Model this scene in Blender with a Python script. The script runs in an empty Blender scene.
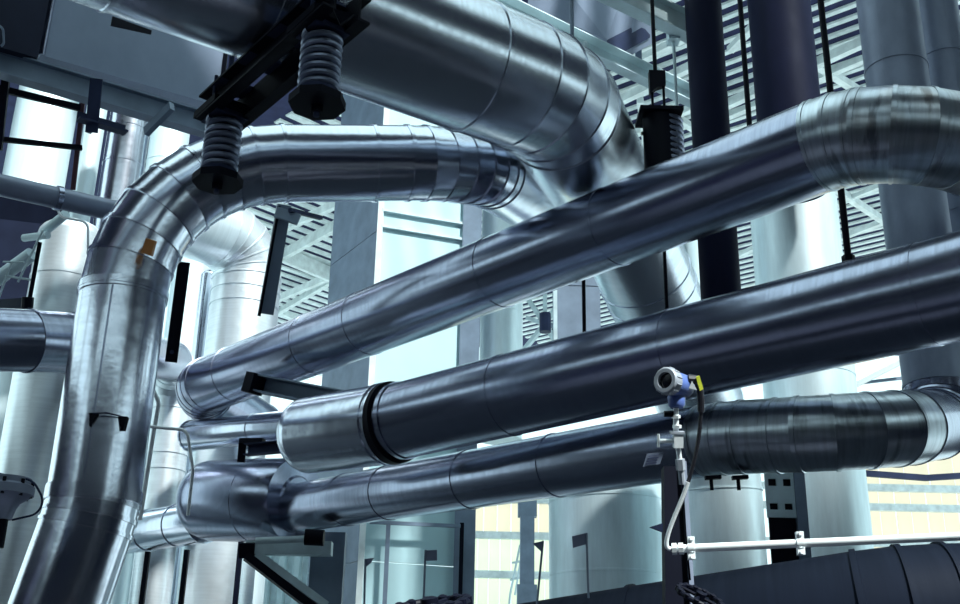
import bpy, bmesh, math, random
from mathutils import Vector, Matrix

# ------------------------------------------------------------------ camera
SC = bpy.context.scene
COL = SC.collection
F_PX, PITCH, ROLL, W, H = 1104.0, math.radians(20.8), math.radians(1.2), 960, 604
CAM = Vector((0, 0, 1.7))
FW = Vector((0, math.cos(PITCH), math.sin(PITCH)))
R0 = Vector((1, 0, 0)); U0 = Vector((0, -math.sin(PITCH), math.cos(PITCH)))
RT = (R0 * math.cos(ROLL) + U0 * math.sin(ROLL)).normalized()
UP = (U0 * math.cos(ROLL) - R0 * math.sin(ROLL)).normalized()
cd = bpy.data.cameras.new('camera'); cam = bpy.data.objects.new('camera', cd); COL.objects.link(cam)
cd.sensor_width = 36.0; cd.lens = 36.0 * F_PX / W; cd.clip_end = 400
m = Matrix((RT, UP, -FW)).transposed().to_4x4(); m.translation = CAM
cam.matrix_world = m
SC.camera = cam

# ------------------------------------------------------------------ world, light, exposure
wd = bpy.data.worlds.new('sky'); SC.world = wd; wd.use_nodes = True
bg = wd.node_tree.nodes['Background']
bg.inputs[0].default_value = (0.72, 0.96, 1.0, 1); bg.inputs[1].default_value = 1.35
sd = bpy.data.lights.new('sun', 'SUN'); sun = bpy.data.objects.new('sun', sd); COL.objects.link(sun)
sd.energy = 8.5; sd.angle = math.radians(4); sd.color = (0.93, 1.0, 0.98)
# sun through a roof gap added so it reaches the rear of the plant
sun.rotation_euler = Vector((-0.42, 0.50, -0.75)).to_track_quat('-Z', 'Y').to_euler()
SC.view_settings.view_transform = 'Standard'; SC.view_settings.look = 'None'
SC.view_settings.gamma = 1.0; SC.view_settings.exposure = 0.3; SC.view_settings.use_curve_mapping = False
try:
    SC.cycles.use_denoising = True; SC.cycles.max_bounces = 8
    SC.cycles.sample_clamp_indirect = 6.0
except Exception: pass

# ------------------------------------------------------------------ pixel helpers
def P(x, y, d):
    return CAM + d * (FW + RT * ((x - 480) / F_PX) - UP * ((y - 302) / F_PX))
def proj(p):
    q = Vector(p) - CAM; d = q.dot(FW)
    return 480 + F_PX * q.dot(RT) / d, 302 - F_PX * q.dot(UP) / d, d
def zfor(b, ypx):                      # height on the vertical through b that shows at image row ypx
    lo, hi = -5.0, 40.0
    for _ in range(50):
        mid = (lo + hi) / 2
        if proj((b.x, b.y, mid))[1] > ypx: lo = mid
        else: hi = mid
    return lo

# ------------------------------------------------------------------ materials
def nodes(name):
    mt = bpy.data.materials.new(name); mt.use_nodes = True
    return mt, mt.node_tree.nodes, mt.node_tree.links, mt.node_tree.nodes['Principled BSDF']
def clad(name, col, rough=0.3, streak=0.5, stain=0.0, dent=0.25, metal=1.0, su=24, sv=1.2, orange_tint=False):
    mt, n, l, b = nodes(name)
    uv = n.new('ShaderNodeUVMap')
    mp = n.new('ShaderNodeMapping'); mp.inputs['Scale'].default_value = (su, sv, 1); l.new(uv.outputs[0], mp.inputs[0])
    ns = n.new('ShaderNodeTexNoise'); ns.inputs['Scale'].default_value = 1; ns.inputs['Detail'].default_value = 4; ns.inputs['Roughness'].default_value = .6
    l.new(mp.outputs[0], ns.inputs[0])
    tc = n.new('ShaderNodeTexCoord')
    big = n.new('ShaderNodeTexNoise'); big.inputs['Scale'].default_value = 1.6; big.inputs['Detail'].default_value = 5
    l.new(tc.outputs['Object'], big.inputs[0])
    rp = n.new('ShaderNodeValToRGB'); e = rp.color_ramp.elements
    e[0].position = .36; e[1].position = .64
    k0 = 1 - .45 * streak
    e[0].color = (col[0]*k0, col[1]*k0, col[2]*k0, 1); e[1].color = (*col, 1)
    l.new(ns.outputs[0], rp.inputs[0])
    out = rp.outputs[0]
    if stain:
        st = n.new('ShaderNodeTexNoise'); st.inputs['Scale'].default_value = 1; st.inputs['Detail'].default_value = 6
        m2 = n.new('ShaderNodeMapping'); m2.inputs['Scale'].default_value = (9, 1.6, 1); l.new(uv.outputs[0], m2.inputs[0]); l.new(m2.outputs[0], st.inputs[0])
        r2 = n.new('ShaderNodeValToRGB'); r2.color_ramp.elements[0].position = .56; r2.color_ramp.elements[1].position = .64
        l.new(st.outputs[0], r2.inputs[0])
        mu = n.new('ShaderNodeMath'); mu.operation = 'MULTIPLY'; mu.inputs[1].default_value = stain; l.new(r2.outputs[0], mu.inputs[0])
        mx = n.new('ShaderNodeMix'); mx.data_type = 'RGBA'; l.new(mu.outputs[0], mx.inputs[0]); l.new(out, mx.inputs[6])
        mx.inputs[7].default_value = (.03, .035, .05, 1); out = mx.outputs[2]
    if orange_tint:  # orange reflection put into the colour in random patches
        r3 = n.new('ShaderNodeValToRGB'); r3.color_ramp.elements[0].position = .52; r3.color_ramp.elements[1].position = .72
        l.new(big.outputs[0], r3.inputs[0])
        mu = n.new('ShaderNodeMath'); mu.operation = 'MULTIPLY'; mu.inputs[1].default_value = .22; l.new(r3.outputs[0], mu.inputs[0])
        mx = n.new('ShaderNodeMix'); mx.data_type = 'RGBA'; l.new(mu.outputs[0], mx.inputs[0]); l.new(out, mx.inputs[6])
        mx.inputs[7].default_value = (.45, .26, .12, 1); out = mx.outputs[2]
    l.new(out, b.inputs['Base Color'])
    mr = n.new('ShaderNodeMapRange'); mr.inputs[3].default_value = rough * 1.25; mr.inputs[4].default_value = rough * .78
    l.new(ns.outputs[0], mr.inputs[0]); l.new(mr.outputs[0], b.inputs['Roughness'])
    b.inputs['Metallic'].default_value = metal
    bp = n.new('ShaderNodeBump'); bp.inputs['Strength'].default_value = .022 * streak + .002; bp.inputs['Distance'].default_value = .01
    l.new(ns.outputs[0], bp.inputs['Height'])
    bp2 = n.new('ShaderNodeBump'); bp2.inputs['Strength'].default_value = dent; bp2.inputs['Distance'].default_value = .05
    l.new(big.outputs[0], bp2.inputs['Height']); l.new(bp.outputs[0], bp2.inputs['Normal'])
    l.new(bp2.outputs[0], b.inputs['Normal'])
    return mt
def paint(name, col, rough=.55, metal=0.0, vary=.25, scale=3.0, bump=.1):
    mt, n, l, b = nodes(name)
    tc = n.new('ShaderNodeTexCoord'); ns = n.new('ShaderNodeTexNoise'); ns.inputs['Scale'].default_value = scale; ns.inputs['Detail'].default_value = 6
    l.new(tc.outputs['Object'], ns.inputs[0])
    rp = n.new('ShaderNodeValToRGB'); e = rp.color_ramp.elements; e[0].position = .3; e[1].position = .7
    e[0].color = tuple(c * (1 - vary) for c in col) + (1,); e[1].color = tuple(min(1, c * (1 + vary*.3)) for c in col) + (1,)
    l.new(ns.outputs[0], rp.inputs[0]); l.new(rp.outputs[0], b.inputs['Base Color'])
    b.inputs['Roughness'].default_value = rough; b.inputs['Metallic'].default_value = metal
    bp = n.new('ShaderNodeBump'); bp.inputs['Strength'].default_value = bump; bp.inputs['Distance'].default_value = .01
    l.new(ns.outputs[0], bp.inputs['Height']); l.new(bp.outputs[0], b.inputs['Normal'])
    return mt
def translucent(name, col):
    mt, n, l, b = nodes(name)
    tc = n.new('ShaderNodeTexCoord'); ns = n.new('ShaderNodeTexNoise'); ns.inputs['Scale'].default_value = .9; ns.inputs['Detail'].default_value = 5
    l.new(tc.outputs['Object'], ns.inputs[0])
    rp = n.new('ShaderNodeValToRGB'); e = rp.color_ramp.elements; e[0].position = .3; e[1].position = .7
    e[0].color = tuple(c * .93 for c in col) + (1,); e[1].color = (*col, 1)
    l.new(ns.outputs[0], rp.inputs[0])
    tr = n.new('ShaderNodeBsdfTranslucent'); l.new(rp.outputs[0], tr.inputs[0])
    df = n.new('ShaderNodeBsdfDiffuse'); l.new(rp.outputs[0], df.inputs[0])
    ms = n.new('ShaderNodeMixShader'); ms.inputs[0].default_value = .1; l.new(tr.outputs[0], ms.inputs[1]); l.new(df.outputs[0], ms.inputs[2])
    l.new(ms.outputs[0], n['Material Output'].inputs[0])
    return mt

M = {}
M['alu'] = clad('aluminium_cladding', (.66, .70, .80), .20, .12, dent=.2)
M['alu_brushed'] = clad('brushed_aluminium_cladding', (.72, .77, .85), .245, .25, dent=.15)
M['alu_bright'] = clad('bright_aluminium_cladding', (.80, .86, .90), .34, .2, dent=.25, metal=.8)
M['alu_dark'] = clad('weathered_aluminium_cladding', (.36, .39, .50), .225, .34, dent=.10)
M['alu_stain'] = clad('stained_aluminium_cladding', (.58, .64, .70), .30, .5, stain=.5, dent=.2)
M['alu_orange'] = clad('orange_tinted_aluminium_cladding', (.46, .51, .57), .30, .6, stain=.6, dent=.2, orange_tint=True)
M['vessel'] = clad('vessel_aluminium', (.70, .82, .86), .42, .22, dent=.12, su=1.5, sv=9, metal=.55)
M['grey_pipe'] = clad('grey_painted_pipe', (.25, .29, .39), .42, .4, dent=.05, metal=.35, su=2, sv=4)
M['navy_pipe'] = clad('dark_navy_pipe', (.010, .012, .032), .55, .3, dent=.03, metal=0, su=2, sv=4)  # unlit look of the upright pipes put into a navy base
M['navy_pipe'].node_tree.nodes['Principled BSDF'].inputs['Specular IOR Level'].default_value = .05
M['low_pipe'] = clad('dull_dark_pipe', (.012, .018, .036), .6, .4, dent=.1, metal=0)
M['black'] = paint('black_steel', (.003, .004, .011), .5)
M['spring'] = paint('spring_steel', (.22, .25, .34), .36, .85)
M['navy'] = paint('navy_painted_steel', (.03, .04, .085), .5, .1)
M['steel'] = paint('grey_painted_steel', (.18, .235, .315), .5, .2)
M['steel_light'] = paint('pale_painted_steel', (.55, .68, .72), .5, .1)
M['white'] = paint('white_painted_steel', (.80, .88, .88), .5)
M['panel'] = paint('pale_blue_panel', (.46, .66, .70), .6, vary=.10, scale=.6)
M['duct'] = clad('grey_duct_sheet', (.23, .28, .38), .5, .2, dent=.1, metal=.4, su=1.5, sv=1.5)
M['dark_sheet'] = paint('dark_sheet', (.012, .016, .035), .5, .2)
M['roof'] = paint('roof_shade_navy', (.035, .04, .10), .7)  # shade of the deck grooves put into the base colour
M['concrete'] = paint('dark_concrete', (.04, .045, .065), .8, scale=.7)
M['bounce_floor'] = paint('pale_bounce_floor', (.55, .60, .62), .6, scale=.5)
M['wall'] = paint('dark_wall', (.015, .016, .042), .7, scale=.5)  # navy so the dim sides of the pipes reflect blue
M['cream'] = translucent('cream_translucent_sheet', (1.0, .88, .75))
M['green'] = translucent('pale_green_translucent_sheet', (.97, .95, .80))
M['galv'] = paint('galvanised_steel', (.88, .93, .95), .32, .3, vary=.12, bump=.02)
M['blue'] = paint('blue_enamel', (.10, .16, .42), .35)
M['lightgrey'] = paint('light_grey_enamel', (.30, .33, .38), .5)
M['glass'] = paint('dark_display_glass', (.004, .005, .008), .12, vary=0)
M['rubber'] = paint('black_rubber', (.006, .006, .012), .5)
M['yellow'] = paint('yellow_tag', (.62, .66, .05), .5)
M['orange'] = paint('orange_glint', (.55, .22, .06), .5)
M['tag'] = paint('grey_tag_plate', (.20, .24, .33), .45, .4)
M['rustbar'] = paint('rust_red_bar', (.10, .035, .05), .6)

for k_ in ('dark_sheet', 'black', 'navy', 'wall', 'roof', 'low_pipe'):
    M[k_].node_tree.nodes['Principled BSDF'].inputs['Specular IOR Level'].default_value = .1
# ------------------------------------------------------------------ object helpers
def thing(name, label, cat, loc=(0, 0, 0), group=None):
    o = bpy.data.objects.new(name, None); COL.objects.link(o); o.location = loc
    o['label'] = label; o['category'] = cat; o.empty_display_size = .1
    if group: o['group'] = group
    return o
def root_loc(o):
    v = Vector(o.location)
    while o.parent: o = o.parent; v += Vector(o.location)
    return v
def link(name, verts, faces, mat, parent=None, uvs=None, smooth=None, label=None, kind=None):
    base = root_loc(parent) if parent else Vector((0, 0, 0))
    # a mesh's own origin sits at the middle of its box
    lo = [min(v[i] for v in verts) for i in range(3)]; hi = [max(v[i] for v in verts) for i in range(3)]
    org = Vector([(a + b) / 2 for a, b in zip(lo, hi)])
    me = bpy.data.meshes.new(name)
    me.from_pydata([tuple(Vector(v) - org) for v in verts], [], faces)
    if uvs:
        ul = me.uv_layers.new(name='UVMap')
        for poly in me.polygons:
            for li, uv in zip(poly.loop_indices, uvs[poly.index]): ul.data[li].uv = uv
    elif smooth is None or True:
        ul = me.uv_layers.new(name='UVMap')
        for poly in me.polygons:
            nx, ny, nz = poly.normal
            for li, vi in zip(poly.loop_indices, poly.vertices):
                c = me.vertices[vi].co
                ul.data[li].uv = (c.x + c.y, c.z) if abs(nz) < .7 else (c.x, c.y)
    if smooth:
        for p_ in me.polygons: p_.use_smooth = True
        me.set_sharp_from_angle(angle=math.radians(smooth))
    me.materials.append(M[mat])
    me.update()
    o = bpy.data.objects.new(name, me); COL.objects.link(o)
    if parent: o.parent = parent
    o.location = org - base
    if label: o['label'] = label
    if kind: o['kind'] = kind
    return o
class MB:
    """collects shapes that form ONE part"""
    def __init__(s): s.v = []; s.f = []
    def add(s, v, f):
        k = len(s.v); s.v += [Vector(q) for q in v]; s.f += [tuple(i + k for i in q) for q in f]; return s
    def box(s, c, ex, ey, ez):
        c = Vector(c); v = [c + a*ex + b*ey + d*ez for d in (-1, 1) for b in (-1, 1) for a in (-1, 1)]
        f = [(0, 2, 3, 1), (4, 5, 7, 6), (0, 1, 5, 4), (1, 3, 7, 5), (3, 2, 6, 7), (2, 0, 4, 6)]
        if ex.cross(ey).dot(ez) < 0: f = [q[::-1] for q in f]
        return s.add(v, f)
    def bar(s, p, q, prof, up=(0, 0, 1)):          # extrude a profile (list of (a, b)) from p to q
        p = Vector(p); q = Vector(q); d = (q - p).normalized(); u = Vector(up)
        sx = d.cross(u)
        if sx.length < 1e-4: sx = d.cross(Vector((0, 1, 0)))
        sx.normalize(); uu = sx.cross(d)
        n = len(prof); v = [p + sx*a + uu*b for a, b in prof] + [q + sx*a + uu*b for a, b in prof]
        f = [(i, i + n, (i+1) % n + n, (i+1) % n) for i in range(n)] + [tuple(range(n)), tuple(reversed(range(n, 2*n)))]
        return s.add(v, f)
    def cyl(s, p, q, r, n=12, r2=None):
        p = Vector(p); q = Vector(q); d = (q - p).normalized(); a = d.orthogonal().normalized(); b = d.cross(a)
        r2 = r if r2 is None else r2
        c = [(math.cos(2*math.pi*i/n), math.sin(2*math.pi*i/n)) for i in range(n)]
        v = [p + (a*x + b*y)*r for x, y in c] + [q + (a*x + b*y)*r2 for x, y in c]
        f = [(i, (i+1) % n, (i+1) % n + n, i + n) for i in range(n)] + [tuple(reversed(range(n))), tuple(range(n, 2*n))]
        return s.add(v, f)
    def tube(s, pts, r, n=10):                     # smooth tube through points
        pts = [Vector(p) for p in pts]; m_ = len(pts); v = []; f = []
        t0 = (pts[1] - pts[0]).normalized(); a = t0.orthogonal().normalized()
        for i, p in enumerate(pts):
            t = ((pts[min(i+1, m_-1)] - pts[max(i-1, 0)])).normalized()
            a = (a - t*a.dot(t)).normalized(); b = t.cross(a)
            v += [p + (a*math.cos(2*math.pi*j/n) + b*math.sin(2*math.pi*j/n))*r for j in range(n)]
        for i in range(m_-1):
            for j in range(n):
                f.append((i*n + j, i*n + (j+1) % n, (i+1)*n + (j+1) % n, (i+1)*n + j))
        f += [tuple(reversed(range(n))), tuple(range((m_-1)*n, m_*n))]
        return s.add(v, f)
    def lathe(s, p, axis, prof, n=32):             # prof: list of (radius, height along axis)
        p = Vector(p); d = Vector(axis).normalized(); a = d.orthogonal().normalized(); b = d.cross(a)
        v = []; f = []
        for r, h in prof: v += [p + d*h + (a*math.cos(2*math.pi*j/n) + b*math.sin(2*math.pi*j/n))*max(r, .0005) for j in range(n)]
        for i in range(len(prof)-1):
            for j in range(n): f.append((i*n + j, i*n + (j+1) % n, (i+1)*n + (j+1) % n, (i+1)*n + j))
        f += [tuple(reversed(range(n))), tuple(range((len(prof)-1)*n, len(prof)*n))]
        return s.add(v, f)
    def prism(s, pts, off):                        # polygon extruded by vector off
        pts = [Vector(p) for p in pts]; off = Vector(off); n = len(pts)
        v = pts + [p + off for p in pts]
        f = [tuple(reversed(range(n))), tuple(range(n, 2*n))] + [(i, (i+1) % n, (i+1) % n + n, i + n) for i in range(n)]
        return s.add(v, f)
    def build(s, name, mat, parent=None, smooth=35, **k):
        return link(name, s.v, s.f, mat, parent, smooth=smooth, **k)
def tag(o, label, cat, group=None):
    o['label'] = label; o['category'] = cat
    if group: o['group'] = group
    return o
def struct(o): o['kind'] = 'structure'; return o
def rect(w, h): return [(-w/2, -h/2), (w/2, -h/2), (w/2, h/2), (-w/2, h/2)]
def ibeam(w, h, t=.02):
    a, b = w/2, h/2
    return [(-a, -b), (a, -b), (a, -b+t), (t/2, -b+t), (t/2, b-t), (a, b-t), (a, b), (-a, b), (-a, b-t), (-t/2, b-t), (-t/2, -b+t), (-a, -b+t)]
def chan(w, h, t=.015):                            # open side towards +a
    a, b = w/2, h/2
    return [(-a, -b), (a, -b), (a, -b+t), (-a+t, -b+t), (-a+t, b-t), (a, b-t), (a, b), (-a, b)]
def angle(w, h, t=.012):
    return [(0, 0), (w, 0), (w, t), (t, t), (t, h), (0, h)]
def fillet(pts, R, n=8):
    pts = [Vector(p) for p in pts]; out = [pts[0]]
    for i in range(1, len(pts)-1):
        out += arc(pts[i-1], pts[i], pts[i+1], R, n)
    return out + [pts[-1]]
def arc(a, c, b, R, n):
    d1 = (c - a).normalized(); d2 = (b - c).normalized(); ang = d1.angle(d2)
    if ang < 1e-3: return [c]
    t = min(R * math.tan(ang/2), (c-a).length*.48 if False else 1e9)
    s = c - d1*t; nrm = (d2 - d1*d2.dot(d1)).normalized(); o = s + nrm*R
    return [o - nrm*R*math.cos(ang*k/n) + d1*R*math.sin(ang*k/n) for k in range(n+1)]

NSEG = 56
def section(name, a, b, na, nb, ra, rb, mat, parent, u0, ref, lip=.012, lipw=.03, **k):
    d = (b - a); L = d.length; d = d/L
    x = (ref - d*ref.dot(d)).normalized(); y = d.cross(x)
    fr = [0, min(.4, lipw/L), min(.41, (lipw + .002)/L), 1.0]; rad = [ra + lip, ra + lip, ra, rb]
    if not lip: fr = [0, 1]; rad = [ra, rb]
    v = []
    for i in range(NSEG):
        th = 2*math.pi*i/NSEG; e = x*math.cos(th) + y*math.sin(th)
        s_ = -(e*ra).dot(na)/d.dot(na); t_ = -(e*rb).dot(nb)/d.dot(nb)
        v.append([a + e*(r - (ra + (rb-ra)*0)) + (a + e*ra + d*s_)*0 + e*0 for r in rad] if False else
                 [a + d*(s_*(1-f) + (L + t_)*f) + e*r for f, r in zip(fr, rad)])
    m_ = len(fr); verts = [v[i][j] for j in range(m_) for i in range(NSEG)]
    f = []; uv = []
    for j in range(m_-1):
        for i in range(NSEG):
            i2 = (i+1) % NSEG
            f.append((j*NSEG+i, j*NSEG+i2, (j+1)*NSEG+i2, (j+1)*NSEG+i))
            c0, c1 = i/NSEG*2*math.pi*ra, (i+1)/NSEG*2*math.pi*ra
            uv.append([(u0+fr[j]*L, c0), (u0+fr[j]*L, c1), (u0+fr[j+1]*L, c1), (u0+fr[j+1]*L, c0)])
    f.append(tuple(reversed(range(NSEG)))); uv.append([(u0, 0)]*NSEG)
    f.append(tuple(range((m_-1)*NSEG, m_*NSEG))); uv.append([(u0+L, 0)]*NSEG)
    return link(name, verts, f, mat, parent, uvs=uv, smooth=30, **k)

def pipe(name, label, cat, pts, r, mat, bends={}, seams={}, mats={}, part='cladding_section', group=None, lip=.012, root=None, bulge={}):
    """A clad pipe: straight sections and mitred elbow segments, each a mesh of its own.
    bends: corner index -> (bend radius, number of mitred segments); seams: run index -> pixel columns ('x', v) / rows ('y', v) or fractions"""
    pts = [Vector(p) for p in pts]
    nd = [(pts[0], None)]                           # node, id of the run or bend that ENDS here
    for i in range(1, len(pts)):
        a = nd[-1][0]
        if i < len(pts)-1:
            R, n = bends.get(i, (0, 1))
            ap = arc(pts[i-1], pts[i], pts[i+1], R, n) if R else [pts[i]]
            end = ap[0]
        else: ap = None; end = pts[i]
        fr = []
        for s in seams.get(i-1, []):
            if isinstance(s, tuple):
                ax = 0 if s[0] == 'x' else 1; lo, hi = 0., 1.
                g0 = proj(a)[ax] - s[1]; g1 = proj(end)[ax] - s[1]
                if g0*g1 > 0: continue
                for _ in range(40):
                    mid = (lo+hi)/2
                    if (proj(a.lerp(end, mid))[ax] - s[1])*g0 > 0: lo = mid
                    else: hi = mid
                fr.append(lo)
            else: fr.append(s)
        for t in sorted(fr): nd.append((a.lerp(end, t), ('run', i-1)))
        nd.append((end, ('run', i-1)))
        if ap:
            for q in ap[1:]: nd.append((q, ('bend', i)))
    o = root or thing(name, label, cat, pts[0], group)
    ref = Vector((0, 0, 1)) if abs((pts[1]-pts[0]).normalized().z) < .9 else Vector((0, -1, 0))
    u = 0
    N = len(nd)
    for i in range(N-1):
        a, b = nd[i][0], nd[i+1][0]; d = (b-a)
        if d.length < 1e-4: continue
        d.normalize()
        dp = (a - nd[i-1][0]).normalized() if i > 0 and (a-nd[i-1][0]).length > 1e-4 else d
        dn = (nd[i+2][0] - b).normalized() if i < N-2 and (nd[i+2][0]-b).length > 1e-4 else d
        na = (d + dp).normalized(); nb = (d + dn).normalized()
        mm = mats.get(nd[i+1][1], mat)
        pn = 'elbow_segment' if nd[i+1][1][0] == 'bend' else part
        section(pn, a, b, na, nb, r, r, mm, o, u, ref, lip)
        ref = (ref - d*ref.dot(d)).normalized(); u += (b-a).length
    o['_n'] = N; del o['_n']
    return o
def band(parent, p, d, r, w=.05, mat='alu', name='band'):
    d = Vector(d).normalized(); p = Vector(p)
    mb = MB().lathe(p - d*w/2, d, [(r, 0), (r+.012, 0), (r+.012, w), (r, w)], 48)
    return mb.build(name, mat, parent)

def column(name, label, cat, x, y, d, w, mat, top=None, bottom=None, seams=[], dome=0, group=None, part='shell_section', taper=None, z0=0.0, z1=None):
    """A round vertical vessel or pipe: centre pixel (x, y) at depth d, width w pixels; top row in pixels or height z1"""
    c = P(x, y, d); r = w/2/F_PX*d
    zt = z1 if z1 is not None else zfor(c, top); zb = z0 if bottom is None else zfor(c, bottom)
    root = thing(name, label, cat, (c.x, c.y, zb), group)
    zs = sorted([zb, zt] + [z for z in (zfor(c, s) for s in seams) if zb + .05 < z < zt - .05])
    ref = Vector((0, -1, 0)); up = Vector((0, 0, 1))
    for a, b in zip(zs, zs[1:]):
        section(part, Vector((c.x, c.y, a)), Vector((c.x, c.y, b)), up, up, r, r, mat, root, a, ref, lip=.008 if len(zs) > 2 else 0)
    if dome:
        prof = [(r*math.cos(t*math.pi/2/7), r*dome*math.sin(t*math.pi/2/7)) for t in range(8)]
        MB().lathe((c.x, c.y, zt), up, prof, 48).build('domed_head', mat, root)
    return root, c, r, zt

# ================================================================== THE SETTING
UDIR = None
struct(MB().box((0, 3, -.1), Vector((34, 0, 0)), Vector((0, 13, 0)), Vector((0, 0, .1))).build('floor', 'concrete'))  # unseen near half, darkened to cut bounce onto the pipes
struct(MB().box((0, 33.5, -.1), Vector((34, 0, 0)), Vector((0, 17.5, 0)), Vector((0, 0, .1))).build('floor', 'bounce_floor'))  # unseen pale half, added to bounce sun up to the roof
# unseen dark wall behind the camera, its high open strip shaped for pipe highlights
wf = MB()
wf.box((0, -9, 5.0), Vector((13, 0, 0)), Vector((0, .15, 0)), Vector((0, 0, 5.0)))
wf.box((0, -9, 15.6), Vector((13, 0, 0)), Vector((0, .15, 0)), Vector((0, 0, 3.6)))
for k in range(-5, 6): wf.box((k*2.6, -9, 11), Vector((.12, 0, 0)), Vector((0, .15, 0)), Vector((0, 0, 1.1)))
struct(wf.build('wall_front', 'wall'))

# unseen side walls added to darken the pipes; beyond them the hall is open at the sides
for sgn, nm in ((-1, 'added_wall_left'), (1, 'added_wall_right')):
    ws = MB()
    ws.box((sgn*13, 1.5, 3.5), Vector((.15, 0, 0)), Vector((0, 10.5, 0)), Vector((0, 0, 3.5)))
    ws.box((sgn*13, 1.5, 14.1), Vector((.15, 0, 0)), Vector((0, 10.5, 0)), Vector((0, 0, 5.1)))
    for y_ in (-8.8, -2, 5, 11.8): ws.box((sgn*13, y_, 8), Vector((.15, 0, 0)), Vector((0, .2, 0)), Vector((0, 0, 1.0)))
    struct(ws.build(nm, 'wall'))

ZR = 19.0
def on_roof(x, y, z=ZR):
    q = (P(x, y, 1) - CAM); return CAM + q * ((z - CAM.z)/q.z)
# navy sheet paints the shade between the deck's white battens: right of the ridge they run with the pipes, left of it across
A1 = on_roof(820, 60); A2 = on_roof(860, 46)
du = (A2 - A1); du.z = 0; du.normalize()
B1 = on_roof(300, 240); B2 = on_roof(335, 253)
dv = (B2 - B1); dv.z = 0; dv.normalize()
rf = MB().box((0, 35.25, ZR + .45), Vector((34, 0, 0)), Vector((0, 17.75, 0)), Vector((0, 0, .05))).build('ceiling', 'roof'); struct(rf)
struct(MB().box((0, -.1, ZR + .45), Vector((34, 0, 0)), Vector((0, 5.1, 0)), Vector((0, 0, .05))).build('ceiling', 'roof'))  # unseen front roof, its open edges shaped to throw highlights on the pipes
XC = on_roof(440, 200).x
def battens(name, c, d, n, pitch, half, side, wid=.10):
    mb = MB(); e = Vector((-d.y, d.x, 0))
    for i in range(-n, n+1):
        q = Vector((c.x, c.y, ZR + .33)) + e*pitch*i
        t0, t1 = -half, half; tc = (XC - q.x)/d.x          # each field of ribs stops at the valley line
        if side*d.x > 0: t0 = max(t0, tc)
        else: t1 = min(t1, tc)
        if t1 - t0 < .3: continue
        mb.bar(q + d*t0, q + d*t1, [(-wid, .06), (-wid*.8, 0), (wid*.8, 0), (wid, .06)])
    o = mb.build(name, 'white', rf, smooth=None, kind='stuff'); return o
battens('roof_ribs', on_roof(790, 130), du, 36, .50, 19, 1, .10)
battens('roof_ribs', on_roof(305, 290), dv, 26, .62, 9, -1, .17)

# rear wall: translucent cream cladding sheets on a white frame, each sheet a piece of the wall
YB = 50.0
def on_back(x, y, Y=YB):
    q = (P(x, y, 1) - CAM); return CAM + q * ((Y - CAM.y)/q.y)
wb = MB()
zc0, zc1 = on_back(500, 534).z, on_back(900, 488).z
rails = []
for z in (.25, on_back(500, 575).z, on_back(505, 536).z, on_back(505, 500).z, 12.0): rails.append(z)
for z in rails: wb.box((0, YB - .12, z), Vector((33, 0, 0)), Vector((0, .12, 0)), Vector((0, 0, .16)))
wall_back = wb.build('wall_back', 'white'); struct(wall_back)
def sheets(x0, x1, z0, z1, w, mat, Y):
    x = x0; k = 0
    while x < x1:
        MB().box((x + w/2, Y + (k % 2)*.03, (z0+z1)/2), Vector((w/2 - .02, 0, 0)), Vector((0, .012, 0)), Vector((0, 0, (z1-z0)/2))).build('wall_sheet', mat, wall_back, smooth=None)
        x += w; k += 1
xl, xr = on_back(455, 560).x, on_back(565, 560).x
sheets(xl, xr, rails[2], rails[3] + 1.0, .62, 'cream', YB + .1)
sheets(xl, xr, .3, rails[2], .5, 'green', YB + .12)
xl, xr = on_back(838, 560).x, on_back(1010, 560).x
zz = on_back(900, 486).z
sheets(xl, xr, zz, zz + 4.2, 1.15, 'cream', YB + .1)
sheets(xl, xr, .3, zz, .72, 'cream', YB + .12)

# ================================================================== THE BIG PIPES
# steeply rising upper pipe (A)
a0, a1 = P(300, 349, 14.6), P(822, 146, 9.55)
aL = a0
while proj(aL)[0] > 198: aL = aL + (a0 - a1).normalized()*.05     # its far left end, where it turns away
ab = aL + Vector((.62, 1.7, -.14))
aR = P(930, 128, 8.95); aE = P(930, 128, 8.95) + (P(1060, 190, 9.9) - P(930, 128, 8.95))*4
upper = pipe('insulated_pipe', 'upper of the three long slanting metal-clad pipes, stained elbow at its right end', 'pipe',
     [ab, aL, P(838, 139, 9.42), aR, aE], .405, 'alu_dark', bends={1: (.55, 5), 2: (1.3, 2), 3: (.8, 4)},
     seams={1: [('x', v) for v in (235, 313, 366, 497, 612)], 2: [('x', 895)]},
     mats={('bend', 2): 'alu_stain', ('run', 2): 'alu_orange', ('bend', 3): 'alu_orange'}, lip=.007)
# middle pipe (B)
b0, b1 = P(400, 421, 11.75), P(900, 300.5, 8.55)
db = (b1 - b0).normalized()
middle = pipe('insulated_pipe', 'thick middle slanting dark metal-clad pipe passing behind the blue transmitter', 'pipe',
     [b0 - db*.12, b1 + db*5.5], .405, 'alu_dark', seams={0: [('x', v) for v in (508, 678, 925)]}, lip=.006)
b2 = P(311, 435, 12.6); bx = (b2 - b0).normalized(); bl = (b2 - b0).length
pipe('', '', '', [b0 - db*.12, b2], .435, 'alu', seams={0: [.06]}, root=middle)
MB().lathe(b2, bx, [(.435, 0), (.432, .05), (.40, .13), (.30, .20), (.24, .23)], 56).build('end_reducer', 'alu', middle)
band(middle, b0 - db*.10, db, .43, .10, 'black', 'clamp_band'); band(middle, b0 + db*.04, db, .405, .05, 'alu_dark', 'clamp_band')
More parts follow.
